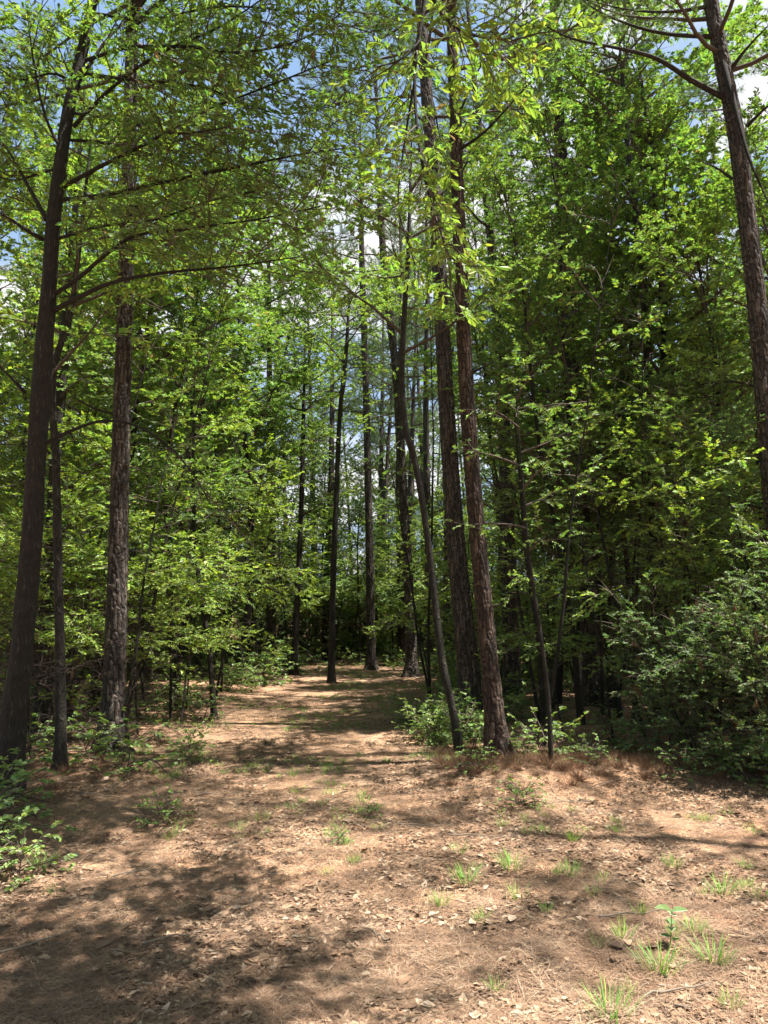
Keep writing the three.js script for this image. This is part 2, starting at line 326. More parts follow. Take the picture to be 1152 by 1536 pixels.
// pine with plated trunk traced through [px, py, width px] at distance D, continued up to height H
function pineTrunkPts(list, D, H, sway) {
  const c = list.map(([px, py, w]) => { const p = at(px, py, D), dep = (p.y - EYE) * sp + D * cp; return [p, w / 2 / FOCAL * dep]; });
  c[0][0].y = ground(c[0][0].x, -D) - 0.15;
  const a = c[c.length - 1], b = c[c.length - 2], d = a[0].clone().sub(b[0]).normalize(); d.lerp(UP, 0.5).normalize();
  if (H > a[0].y) { const n = 3, L = (H - a[0].y) / d.y; for (let k = 1; k <= n; k++) c.push([a[0].clone().addScaledVector(d, L * k / n), a[1] * (1 - 0.85 * k / n)]); }
  c.forEach((q) => { q[0].z += 0; });
  return c;
}
const barkRelief = (amp, uvw, r0) => { const circ = Math.max(1, Math.round(2 * Math.PI * r0 / uvw)); return (a, l, rad) => { const fl = 1.1 * r0 * Math.exp(-l * 4.5); return (plates((a * circ) % 1, (l / (uvw * 2)) % 1)[0] - 0.6) * amp + fl * (1 + 0.5 * Math.sin(a * 6.28 * 4)); }; };
function pineCrown(root, tops, r, S) {               // tops: trunk points; branches with needle tufts on its upper share
  const BT = new Build(), BN = new Build();
  for (let k = 0; k < S.limbs; k++) {
    const s = (k + r()) / S.limbs, p = along(tops, mix(S.base, 0.99, s)), az = k * 2.4 + r(), L = S.R * (0.45 + 0.75 * Math.sin(Math.PI * Math.min(1, 0.25 + s * 0.75))) * (0.7 + 0.5 * r()), el = mix(0.0, 0.9, s) + (r() - 0.5) * 0.3;
    const lp = grow(p, V(Math.cos(az) * Math.cos(el), Math.sin(el), Math.sin(az) * Math.cos(el)), L, 6, r, 0.3, 0.02), B = new Build();
    tube(S.merge ? BT : B, lp, taper(7, 0.035 * (1.1 - s * 0.6), 0.008), 5); if (!S.merge) part('limb', B.geo(), M.twig, root);
    const nb = Math.round(L * 7);
    for (let b = 0; b < nb; b++) {
      const u = 0.35 + 0.65 * (b + r()) / nb, q = along(lp, Math.min(0.99, u)), d = dirAt(lp, Math.min(0.99, u)), side = V(0, 0, 0).crossVectors(UP, d).normalize();
      d.multiplyScalar(0.7).addScaledVector(side, (b % 2 ? 1 : -1) * (0.4 + 0.6 * r())); d.y += 0.25 + (r() - 0.5) * 0.4; d.normalize();
      const bp = grow(q, d, 0.35 + 0.5 * r(), 3, r, 0.4, 0.04); tube(BT, bp, [0.008, 0.006, 0.005, 0.003], 3);
      for (let m = 0; m < 4; m++) needles(BN, along(bp, 0.35 + 0.64 * m / 3), dirAt(bp, 0.9), S.needles ?? 26, 0.20, 0.007, [0.10, 0.165, 0.045], r, 0.75);
    }
  }
  crownPart(root, BN, BT, M.needle);
}
function deadLimb(root, list, D0, D1, w0, leafy) {      // a bare limb through photograph pixels, its depth going from D0 to D1
  const pts = list.map(([px, py], k) => { const q = at(px, py, mix(D0, D1, k / (list.length - 1))); return [q.sub(root.position), mix(w0, 0.005, k / (list.length - 1))]; });
  const [P, R] = curve(pts, 0.15), B = new Build(); tube(B, P, R, 7, null, 0.2); part('limb', B.geo(), M.wood, root);
  return P;
}
function heroPine(name, label, mat, D, H, list, S) {
  const c = pineTrunkPts(list, D, H), o = c[0][0].clone(); o.y = ground(o.x, o.z);
  const root = thing(name, o, label, 'tree');
  c.forEach((q) => q[0].sub(o));
  const [P, R] = curve(c, 0.045), B = new Build(), uvw = 0.55; tube(B, P, R, 40, barkRelief(Math.min(0.022, R[0] * 0.09), uvw, R[0]), uvw);
  part('trunk', seamNormals(B.geo(), 40), mat, root);
  const r = rngOf(S.seed);
  pineCrown(root, P, r, S);
  for (let k = 0; k < (S.snags ?? 7); k++) {             // dead stubs below the crown
    const t = mix(0.2, S.base, Math.sqrt(r())), p = along(P, t), a = r() * 6.28, B2 = new Build(), q = grow(p, V(Math.cos(a), 0.2 + r() * 0.5, Math.sin(a)), 0.15 + r() * r() * 1.6, 4, r, 0.25, -0.02);
    tube(B2, q, taper(5, 0.016, 0.005), 5); part('dead_stub', B2.geo(), M.twig, root);
  }
  return root;
}

// ---------------------------------------------------------------- the pines one can tell apart
const leftPine = heroPine('pine_tree', 'tall straight pine with sunlit bark at its foot beside the water oak', M.pine, 9.4, 19, [[166, 1142, 41.6], [169, 1080, 35.2], [174, 950, 31.2], [178, 800, 28], [183, 600, 24.8], [188, 450, 22.4], [195, 200, 20], [200, 0, 18.4]], { seed: 11, base: 0.62, limbs: 22, R: 2.4 });
const frontPine = heroPine('pine_tree', 'reddish leaning pine in front of its grey twin', M.pineRed, 8.9, 18, [[752, 1158, 39], [745, 1110, 32.8], [735, 1000, 26.5], [716, 800, 24.5], [702, 620, 23.1], [693, 450, 21.1], [687, 300, 19], [682, 150, 17], [676, 0, 15]], { seed: 12, base: 0.66, limbs: 20, R: 2.2, snags: 4 });
const backPine = heroPine('pine_tree', 'straight grey pine close behind the reddish leaning pine', M.pine, 12.5, 22, [[706, 1075, 40.3], [702, 1000, 33], [690, 880, 29], [677, 720, 25.7], [667, 560, 23.1], [660, 420, 21.8], [650, 260, 19.8], [640, 140, 17.8], [631, 0, 16.5]], { seed: 13, base: 0.6, limbs: 22, R: 2.6, snags: 5 });
const rightPine = heroPine('pine_tree', 'bending pine with long bare branches at the edge of the thicket', M.pine, 9.2, 17, [[1205, 1140, 37.7], [1185, 980, 34.4], [1166, 800, 31.2], [1150, 620, 28.7], [1137, 470, 27.1], [1122, 340, 25.4], [1104, 200, 23.8], [1085, 100, 22.1], [1066, 0, 20.5]], { seed: 14, base: 0.62, limbs: 20, R: 2.2, snags: 3 });
for (const [l, d1, w] of [
  [[[1090, 148], [1040, 122], [985, 88], [925, 72], [850, 55], [785, 18]], 8.2, 0.045], [[[1072, 55], [1010, 52], [960, 42], [900, 18], [860, -10]], 8.6, 0.035],
  [[[1064, 10], [1000, 18], [940, 14], [880, 0]], 8.8, 0.03], [[[1078, 70], [1100, 150], [1125, 240], [1165, 330]], 8.6, 0.05], [[[1120, 190], [1145, 165], [1180, 140]], 8.8, 0.03], [[[1098, 268], [1075, 252], [1050, 242]], 8.9, 0.022], [[[1092, 110], [1118, 75], [1160, 30]], 8.7, 0.035],
]) deadLimb(rightPine, l, 9.2, d1, w);
for (const [l, d1, w] of [[[[690, 225], [730, 195], [780, 140], [835, 80]], 8.0, 0.022], [[[686, 180], [710, 120], [740, 60], [752, 0]], 8.4, 0.018], [[[706, 560], [722, 552], [742, 542]], 8.7, 0.02], [[[690, 240], [660, 300], [640, 330]], 8.6, 0.014]]) deadLimb(frontPine, l, 8.9, d1, w);
for (const [l, d1, w] of [[[[655, 470], [640, 480], [630, 475]], 12, 0.03], [[[642, 190], [600, 150], [560, 130]], 11.8, 0.03], [[[655, 300], [690, 260], [740, 180], [800, 110]], 11.6, 0.025]]) deadLimb(backPine, l, 12.5, d1, w);
heroPine('pine_tree', 'pine standing at the bend of the path behind the twin pines', M.pine, 24, 24, [[617, 1020, 19.2], [616, 940, 16], [606, 760, 13.6], [594, 560, 12], [578, 420, 10.4], [570, 300, 9.6]], { seed: 15, base: 0.6, limbs: 20, R: 2.8, snags: 4 });
heroPine('pine_tree', 'dark pine ending the view down the path, flanked by slimmer trunks', M.pine, 28, 24, [[557, 1008, 15.2], [556, 940, 12.8], [553, 760, 11.2], [548, 560, 9.6], [543, 400, 8.8]], { seed: 16, base: 0.55, limbs: 20, R: 2.8, snags: 4 });
heroPine('pine_tree', 'dark pine half hidden behind the shrubs of the thicket', M.pine, 15, 20, [[893, 1052, 34], [888, 980, 29.9], [874, 800, 25.8], [862, 600, 23.1], [850, 400, 20.4], [842, 250, 19]], { seed: 17, base: 0.6, limbs: 20, R: 2.4, snags: 5 });

// slender curved hardwoods and thin trunks traced from the photograph
function tracedTree(name, label, D, list, H, S) {
  const c = pineTrunkPts(list, D, H), o = c[0][0].clone(); o.y = ground(o.x, o.z);
  const root = thing(name, o, label, 'tree'); c.forEach((q) => q[0].sub(o));
  const [P, R] = curve(c, 0.12), B = new Build(), r = rngOf(S.seed);
  tube(B, P, R, 16, (a, l, rad) => rad * (0.12 * N(Math.cos(a * 6.28) * 1.5, l * 1.6, Math.sin(a * 6.28) * 1.5 + S.seed) + 0.05 * N(Math.cos(a * 6.28) * 5, l * 5, Math.sin(a * 6.28) * 5) + 0.9 * Math.exp(-l * 4.5) * (0.7 + 0.3 * Math.sin(a * 6.28 * 4))), 0.3);
  part('trunk', seamNormals(B.geo(), 16), M.wood, root);
  const BL = new Build(), BT = new Build();
  for (let k = 0; k < S.limbs; k++) {
    const t = mix(S.base, 0.97, (k + r()) / S.limbs), az = k * 2.4 + r(), L = S.R * (0.5 + 0.7 * r()), p = along(P, t), el = 0.15 + 0.6 * r();
    const lp = grow(p, V(Math.cos(az) * Math.cos(el), Math.sin(el), Math.sin(az) * Math.cos(el)), L, 6, r, 0.35, -0.01), LW = new Build();
    tube(LW, lp, taper(7, 0.010 + 0.010 * L, 0.004), 5); part('limb', LW.geo(), M.twig, root);
    leafOut(BL, BT, lp, S, r, 0.25);
  }
  crownPart(root, BL, BT, M.leaf);
  return root;
}
function leafOut(BL, BT, lp, S, r, from) {            // side shoots and leafy twigs along one limb
  let L = 0; for (let k = 1; k < lp.length; k++) L += lp[k].distanceTo(lp[k - 1]);
  const nb = Math.max(3, Math.round(L * (S.subs ?? 4)));
  for (let b = 0; b < nb; b++) {
    const u = from + (1 - from) * (b + r()) / nb, q = along(lp, Math.min(0.99, u)), d = dirAt(lp, Math.min(0.99, u)), side = V(0, 0, 0).crossVectors(UP, d).normalize();
    d.multiplyScalar(0.8).addScaledVector(side, (b % 2 ? 1 : -1) * (0.4 + 0.7 * r())); d.y += (r() - 0.4) * 0.7; d.normalize();
    const SL = (S.shoot ?? 0.7) * (0.6 + 0.8 * r()), bp = grow(q, d, SL, 3, r, 0.4, -0.02); tube(BT, bp, [0.008, 0.006, 0.004, 0.002], 3);
    const nt = Math.max(2, Math.round(SL * (S.twigs ?? 8)));
    for (let w = 0; w < nt; w++) {
      const g = (w + r()) / nt, td = dirAt(bp, Math.min(0.99, g)), s2 = V(0, 0, 0).crossVectors(UP, td).normalize();
      td.multiplyScalar(0.8).addScaledVector(s2, (w % 2 ? 1 : -1) * (0.3 + 0.7 * r())); td.y += (r() - 0.5) * 1.3; td.normalize();
      spray(BL, BT, along(bp, Math.min(0.99, g)), td, (S.tl ?? 0.28) * (0.7 + 0.6 * r()), S.leaf, r);
    }
  }
}
const oakLeaf = { len: 0.078, wid: 0.35, kind: 'oak', n: 9, tilt: 2.2, tip: 0.8, col: [0.125, 0.23, 0.026], spread: 0.3, twig: 0.0035 };
const limeLeaf = { ...L6, col: [0.215, 0.335, 0.030], len: 0.076, tilt: 1.8, n: 13 };
tracedTree('curved_tree', 'slender dark tree with a snaking trunk beside the twin pines', 9.6, [[692, 1140, 13.2], [678, 1060, 11.9], [664, 1000, 11.9], [650, 880, 10.6], [636, 770, 9.9], [622, 690, 9.9], [609, 645, 9.2], [603, 570, 8.6], [606, 480, 7.9], [612, 390, 6.6]], 9.5, { seed: 31, base: 0.6, limbs: 12, R: 1.5, leaf: L6 });
tracedTree('slender_tree', 'slender trunk where the litter bank meets the path', 22, [[497, 1025, 11.2], [499, 900, 9], [504, 760, 8.2], [510, 620, 6.8], [520, 520, 6]], 13, { seed: 32, base: 0.35, limbs: 22, R: 2.0, leaf: limeLeaf });
tracedTree('slender_tree', 'thin dark tree tilting over the path edge opposite the twin pines', 24, [[440, 1015, 12], [446, 900, 9], [452, 760, 7.5], [455, 640, 6.8]], 12, { seed: 33, base: 0.3, limbs: 22, R: 2.2, leaf: limeLeaf });
tracedTree('slender_tree', 'sapling with a pale sunlit stem leaning over low shrubs', 14, [[324, 1040, 8.2], [312, 960, 7.5], [302, 900, 6.8], [292, 800, 6], [290, 700, 5.2]], 7, { seed: 34, base: 0.35, limbs: 12, R: 1.2, leaf: limeLeaf });
tracedTree('slender_tree', 'knotty small trunk between the water oak and the tall straight pine', 8.4, [[90, 1168, 18.8], [91, 1080, 15], [90, 980, 14.2], [87, 850, 12.8], [84, 700, 11.2], [80, 560, 9.8], [105, 470, 8.2], [118, 380, 6.8]], 8.5, { seed: 35, base: 0.5, limbs: 12, R: 1.3, leaf: limeLeaf });
tracedTree('slender_tree', 'rough shaded trunk deep behind the water oak', 11.5, [[66, 1085, 25.5], [68, 980, 21], [74, 850, 18], [84, 680, 15.8], [100, 480, 13.5]], 12, { seed: 36, base: 0.45, limbs: 14, R: 1.8, leaf: L6 });
tracedTree('slender_tree', 'tall thin trunk rising through the thicket foliage', 13, [[985, 1050, 16.5], [982, 850, 14.2], [975, 600, 12.8], [962, 400, 11.2], [946, 260, 9.8], [936, 150, 8.2]], 14, { seed: 37, base: 0.45, limbs: 20, R: 1.7, leaf: L6 });
tracedTree('slender_tree', 'forked twin-stemmed sapling standing in front of the thicket', 8.3, [[829, 1182, 7.5], [826, 1120, 6.8], [822, 1040, 6], [812, 960, 6], [800, 880, 5.2], [790, 800, 4.5]], 4.6, { seed: 38, base: 0.55, limbs: 9, R: 0.6, shoot: 0.35, tl: 0.14, leaf: { ...L6, len: 0.055, n: 9 } });
tracedTree('slender_tree', 'bare slanting stem between the thicket and the reddish pine', 12, [[815, 1035, 9], [808, 960, 7.5], [796, 880, 6.8], [788, 820, 6]], 6, { seed: 39, base: 0.5, limbs: 8, R: 1.0, leaf: L6 });

// ---------------------------------------------------------------- water oaks with the leaves near the viewer
function oak(label, D, list, H, limbs, S) {
  const c = pineTrunkPts(list, D, H), o = c[0][0].clone(); o.y = ground(o.x, o.z);
  const root = thing('water_oak', o, label, 'tree'); c.forEach((q) => q[0].sub(o));
  const [P, R] = curve(c, 0.07), B = new Build(), r = rngOf(S.seed);
  tube(B, P, R, 28, (a, l, rad) => rad * (0.16 * N(Math.cos(a * 6.28) * 1.6, l * 1.2, Math.sin(a * 6.28) * 1.6 + S.seed) + 0.08 * N(Math.cos(a * 6.28) * 6, l * 3, Math.sin(a * 6.28) * 6) + 0.5 * Math.exp(-l * 4) * (0.6 + 0.4 * Math.sin(a * 6.28 * 5))), 0.3);
  part('trunk', seamNormals(B.geo(), 28), M.wood, root);
  const BL = new Build(), BT = new Build();
  for (const [l, D0, D1, w, from, leafy] of limbs) {
    const pts = l.map((q, k) => [(q.isVector3 ? q.clone() : at(q[0], q[1], mix(D0, D1, k / (l.length - 1)))).sub(o), mix(w * 0.6, 0.005, k / (l.length - 1))]);
    const [LP, LR] = curve(pts, 0.12), LW = new Build(); tube(LW, LP, LR, 8, null, 0.2); part('limb', LW.geo(), M.wood, root);
    if (leafy) leafOut(BL, BT, LP, { ...S, ...(typeof leafy === 'object' ? leafy : {}) }, r, from);
  }
  crownPart(root, BL, BT, M.leaf);
  return root;
}
const sparse = { subs: 4, twigs: 6 };
oak('dark leaning water oak whose leafy limbs reach over the path', 7.2, [[12, 1195, 42.2], [22, 1080, 35.4], [34, 960, 32.6], [46, 820, 29.9], [57, 660, 27.2], [66, 520, 25.2], [74, 420, 22.4], [84, 300, 19.7], [104, 160, 17], [130, 50, 14.3], [150, -60, 12.2]], 10.5, [
  [[[82, 465], [120, 445], [165, 425], [240, 410], [345, 400], [450, 385]], 7.2, 6.2, 0.05, 0.55, sparse], [[[84, 440], [120, 415], [155, 385], [200, 355], [270, 345], [380, 330], [480, 310]], 7.2, 6.0, 0.042, 0.3, true],
  [[[62, 668], [105, 647], [150, 632], [200, 637], [250, 667], [290, 712], [316, 757]], 7.2, 6.6, 0.035, 0.7, { subs: 1.5, twigs: 3 }], [[[66, 360], [40, 345], [10, 325], [-40, 300]], 7.2, 6.8, 0.045, 0.4, sparse],
  [[[70, 330], [40, 275], [15, 230], [-20, 190]], 7.2, 7.4, 0.045, 0.3, true], [[[38, 590], [15, 565], [-20, 530]], 7.2, 7.0, 0.035, 0.4, sparse],
  [[[95, 280], [150, 250], [220, 215], [300, 170], [400, 130], [500, 90]], 7.2, 6.0, 0.04, 0.2, true], [[[110, 190], [170, 130], [240, 80], [330, 40], [420, -20]], 7.2, 6.2, 0.04, 0.15, true],
  [[[130, 90], [190, 72], [280, 70], [360, 78], [450, 60], [520, 15]], 7.2, 5.8, 0.035, 0.15, true], [[[90, 300], [170, 290], [260, 270], [360, 250], [460, 230], [540, 220]], 7.2, 5.9, 0.04, 0.2, true],
  [[[100, 240], [70, 180], [50, 90], [40, 10]], 7.2, 6.8, 0.035, 0.3, true], [[[140, 10], [200, -60], [280, -100]], 7.2, 6.4, 0.035, 0.2, true], [[[88, 300], [140, 300], [210, 310], [300, 300]], 7.2, 8.4, 0.03, 0.2, true],
  [[[120, 120], [160, 60], [200, 20], [260, -60]], 7.2, 7.8, 0.035, 0.2, true], [[[112, 170], [180, 180], [260, 200], [350, 190]], 7.2, 5.6, 0.03, 0.2, true],
  [[[80, 360], [150, 340], [230, 330], [320, 300], [420, 280]], 7.2, 6.6, 0.03, 0.15, true], [[[105, 210], [160, 215], [250, 240], [350, 290], [450, 300]], 7.2, 7.6, 0.03, 0.15, true], [[[125, 110], [200, 120], [300, 130], [420, 170], [540, 150]], 7.2, 7.0, 0.03, 0.15, true], [[[140, 20], [220, 30], [330, 10], [450, 20], [560, 50]], 7.2, 7.2, 0.03, 0.15, true], [[[96, 250], [60, 260], [20, 270], [-40, 250]], 7.2, 7.6, 0.03, 0.15, true], [[[120, 130], [80, 110], [30, 120], [-30, 90]], 7.2, 7.0, 0.03, 0.15, true],
  [[V(-2.9, 8.7, -7.2), V(-1.0, 9.8, -7.0), V(1.0, 10.4, -6.8), V(3.2, 10.6, -7.0)], 0, 0, 0.05, 0.2, true], [[V(-2.9, 8.5, -7.2), V(-1.4, 9.2, -6.2), V(0.2, 9.5, -5.9), V(2.0, 9.6, -5.9)], 0, 0, 0.05, 0.2, true],  // unseen upper limbs, here and below, added to shade the ground
  [[V(-2.95, 8.3, -7.2), V(-1.2, 9.6, -6.9), V(0.6, 10.2, -6.7), V(2.4, 10.4, -6.4)], 0, 0, 0.05, 0.2, true], [[V(-2.9, 8.8, -7.2), V(-1.5, 10, -7.6), V(0.2, 10.6, -7.9), V(1.6, 10.8, -7.8)], 0, 0, 0.05, 0.2, true], [[V(-2.9, 8.6, -7.2), V(-1.6, 9.4, -6.4), V(-0.2, 9.8, -6.0), V(1.4, 10, -5.9)], 0, 0, 0.045, 0.2, true],
], { seed: 41, leaf: oakLeaf, subs: 7, twigs: 9, shoot: 0.75, tl: 0.26 });

// a second oak stands beside the viewer: its boughs hang into the top of the view and shade the near ground
{
  const o = V(-3.6, ground(-3.6, -1.4), -1.4), root = thing('water_oak', o, 'overhanging water oak whose lime lit sprays dangle in front of the twin pines', 'tree'), r = rngOf(43);
  const [P, R] = curve([[V(0, -0.2, 0), 0.3], [V(0.05, 1, 0), 0.22], [V(0.2, 3, -0.1), 0.19], [V(0.3, 5, -0.3), 0.16], [V(0.6, 7.5, -0.4), 0.11], [V(0.9, 10, -0.6), 0.04]], 0.1), B = new Build();
  tube(B, P, R, 24, (a, l, rad) => rad * 0.15 * N(Math.cos(a * 6.28) * 2, l * 1.2, Math.sin(a * 6.28) * 2), 0.3); part('trunk', seamNormals(B.geo(), 24), M.wood, root);
  const BL = new Build(), BT = new Build(), S = { leaf: { ...oakLeaf, len: 0.088, col: [0.21, 0.33, 0.030] }, subs: 5, twigs: 7, shoot: 0.5, tl: 0.22 };  // sprays paler lime than the boughs: sunlight put into the leaf colour
  const limb = (pts, w, from, opt) => { const [LP, LR] = curve(pts.map((q, k) => [q.clone().sub(o), mix(w, 0.005, k / (pts.length - 1))]), 0.12), W = new Build(); tube(W, LP, LR, 8, null, 0.2); part('limb', W.geo(), M.wood, root); leafOut(BL, BT, LP, { ...S, ...opt }, r, from); };
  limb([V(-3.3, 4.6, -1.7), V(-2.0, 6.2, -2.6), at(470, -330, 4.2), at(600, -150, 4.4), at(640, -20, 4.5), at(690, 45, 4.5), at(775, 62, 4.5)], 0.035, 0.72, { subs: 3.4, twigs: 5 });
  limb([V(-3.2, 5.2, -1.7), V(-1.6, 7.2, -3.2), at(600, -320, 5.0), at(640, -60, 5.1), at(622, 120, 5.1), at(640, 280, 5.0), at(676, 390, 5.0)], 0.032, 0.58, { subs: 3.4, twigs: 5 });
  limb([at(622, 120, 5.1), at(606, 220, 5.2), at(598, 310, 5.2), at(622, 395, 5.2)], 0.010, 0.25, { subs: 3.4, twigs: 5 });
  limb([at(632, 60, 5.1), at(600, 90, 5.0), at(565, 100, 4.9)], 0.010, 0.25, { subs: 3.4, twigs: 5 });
  const D = { leaf: { ...oakLeaf, len: 0.095 }, subs: 7, twigs: 9, shoot: 0.65, tl: 0.3 };     // the boughs overhead, out of the view
  for (const l of [[V(-3.1, 6, -1.8), V(-1.2, 7, -2.6), V(0.6, 7.4, -3.0), V(1.8, 7.6, -3.2)], [V(-3, 6.5, -1.9), V(-1.4, 8.4, -2.2), V(0.4, 9, -2.6), V(2.2, 9.2, -3.0)], [V(-3.2, 5.6, -1.8), V(-1.8, 6.0, -2.8), V(-0.6, 6.3, -3.4), V(0.4, 6.5, -3.7)], [V(-2.9, 7.5, -1.8), V(-1.8, 9, -1.6), V(0, 10, -1.8), V(2, 10.2, -2.2)], [V(-3.2, 5.2, -1.6), V(-4.2, 6.2, -2.8), V(-5, 6.8, -4)], [V(-3.1, 6.2, -1.7), V(-1.5, 6.6, -3.0), V(0.1, 6.8, -3.8), V(1.0, 6.9, -4.0)], [V(-3.1, 6.0, -1.8), V(-2.2, 6.8, -3.4), V(-1.2, 7.3, -4.6), V(-0.4, 7.5, -5.2)], [V(-3.1, 6.4, -1.8), V(-2.4, 7.4, -3.8), V(-1.6, 8.0, -5.4), V(-0.8, 8.4, -6.4)], [V(-3, 6.8, -1.8), V(-1.2, 7.8, -2.4), V(0.8, 8.2, -2.8), V(2.6, 8.2, -3.4)], [V(-3.1, 5.8, -1.8), V(-1.6, 5.9, -2.6), V(-0.4, 6.0, -3.0), V(0.8, 6.2, -3.3)]]) limb(l, 0.07, 0.25, D);
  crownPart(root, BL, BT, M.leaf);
}

// ---------------------------------------------------------------- the woods on both sides
const vase = () => 1;
const S1 = { seed: 101, H: 12, R0: 0.075, R: 1.9, base: 0.24, limbs: 36, el0: 0.5, el1: 1.1, gap: -0.09, subs: 5.5, twigs: 10, tl: 0.22, leaf: { ...L6, n: 17, len: 0.067, tilt: 2.7 }, bare: 0.08 };
const S2 = { seed: 102, H: 8, R0: 0.05, R: 1.6, base: 0.14, limbs: 36, el0: 0.5, el1: 1.1, gap: -0.10, subs: 5.5, twigs: 10, tl: 0.18, leaf: { ...L6, n: 14, len: 0.064, col: [0.135, 0.235, 0.030] }, bare: 0.12, dead: true };
const S3 = { seed: 103, H: 15, R0: 0.10, R: 2.5, base: 0.36, limbs: 34, el0: 0.4, el1: 1.1, gap: -0.08, subs: 4.8, twigs: 9, tl: 0.26, leaf: { ...L6, n: 15, len: 0.083, wid: 0.68, tilt: 2.5, col: [0.180, 0.295, 0.030] } };
const S4 = { seed: 104, H: 5.5, R0: 0.03, R: 1.6, base: 0.28, limbs: 20, subs: 5, twigs: 9, tl: 0.26, el0: 0.0, el1: 0.6, gap: -0.15, leaf: { ...limeLeaf, n: 12 } };
const S5 = { seed: 105, H: 3.2, R0: 0.018, R: 0.9, base: 0.12, limbs: 9, el0: 0.5, el1: 1.1, subs: 6.5, twigs: 11, tl: 0.16, stems: 5, gap: -0.18, leaf: { ...L6, len: 0.055, n: 12, col: [0.135, 0.225, 0.032], tilt: 2.4 }, bare: 0.22, dead: true, fine: true };
const woods = [
  ['hickory_tree', 'leafy hickory', 'understory trees filling the woods', S1],
  ['holly_tree', 'dense dark holly', 'dark hollies in the woods', S2],
  ['gum_tree', 'high-crowned gum tree', 'tall broad-leaved trees in the woods', S3],
  ['dogwood_sapling', 'lime green young dogwood', 'young lime green trees along the path', S4],
  ['bare_sapling', 'thin nearly bare sapling', 'thin sapling stems in the woods', { seed: 106, H: 7, R0: 0.028, R: 0.8, base: 0.45, limbs: 8, subs: 4, twigs: 6, tl: 0.2, lean: 0.14, leaf: { ...L6, n: 8 }, bare: 0.3, fine: true }],
  ['yaupon_shrub', 'many-stemmed tiny-leaved shrub', 'small-leaved shrubs of the undergrowth', S5],
  ['dead_brush', 'leafless dead brush', 'dead brush in the undergrowth', { seed: 107, H: 2.8, R0: 0.016, R: 1.0, base: 0.15, limbs: 9, el0: 0.3, el1: 1.0, subs: 6, twigs: 6, tl: 0.35, stems: 4, gap: -9, leaf: { ...L6, n: 0, twig: 0.003, droop: -0.2 }, bare: 0.12, dead: true, fine: true }],
].map(([n, l, g, s]) => { const o = broadleaf(n, l, /shrub|brush/.test(n) ? 'shrub' : 'tree', g, s); o.removeFromParent(); counts[n] = -1; return o; });
const landmarks = [[-3.55, -9.4, 'the tall straight pine'], [1.46, -8.9, 'the reddish leaning pine'], [1.5, -12.5, 'the straight grey pine'], [5.4, -9.2, 'the bending pine'], [4.4, -15, 'the half-hidden dark pine'], [-3.3, -14, 'the pale leaning sapling'], [-5.4, -11.5, 'the rough shaded trunk'], [4.9, -13, 'the tall thin trunk'], [0.9, -24, 'the pine at the bend'], [-1.7, -22, 'the slender trunk on the path edge'], [-3.1, -24, 'the thin tilting tree'], [-0.5, -28, 'the dark pine ending the path']];
const seat = (x, z) => { const q = landmarks.map(([a, b, n]) => [Math.hypot(a - x, b - z), n]).sort((a, b) => a[0] - b[0])[0]; return q[0] < 3.2 ? (q[0] < 1.5 ? 'right beside ' : 'near ') + q[1] : seatFar(x, z); };
const seatFar = (x, z) => z < -33 ? 'beyond the bend at the path end' : (x < pathX(z) ? 'on the water oak side' : 'on the twin pine side') + (z > -14 ? ' at the woods front' : z > -22 ? ' of the path' : ' deep in the woods');
function woodland(k, x, z, turn, s, sy) {
  const o = copyOf(woods[k]), big = s > 0.98 ? 'large ' : s < 0.78 ? 'small ' : ''; o.userData.label = big + woods[k].userData.label + ' ' + seat(x, z); o.userData.group = o.userData.label;
  const tint = (k === 3 ? [M.leaf, M.leafYellow, M.leafYellow] : [M.leaf, M.leafDeep, M.leafYellow])[Math.floor(turn * 1000) % 3]; o.children.forEach((c) => { if (c.name === 'crown') c.material = [tint, M.twig]; });
  place(o, x, z, turn, s, sy); return o;
}
const pineKinds = [0, 1].map((k) => {
  const o = thing('background_pine', V(0, 0, 0), 'tall pine with a bare trunk and high needle crown deep in the woods', 'tree', 'pines deep in the woods'), r = rngOf(60 + k);
  const P = grow(V(0, -0.2, 0), V((r() - 0.5) * 0.06, 1, (r() - 0.5) * 0.06), 19 + 3 * k, 40, r, 0.03, 0.01), B = new Build();
  tube(B, P, P.map((_, i) => 0.19 * (1 - 0.85 * i / 40)), 12, null, 0.55); part('trunk', B.geo(), M.pine, o);
  pineCrown(o, P, r, { base: 0.55, limbs: 24, R: 2.6, needles: 24, merge: true });
  o.removeFromParent(); counts.background_pine = -1; return o;
});
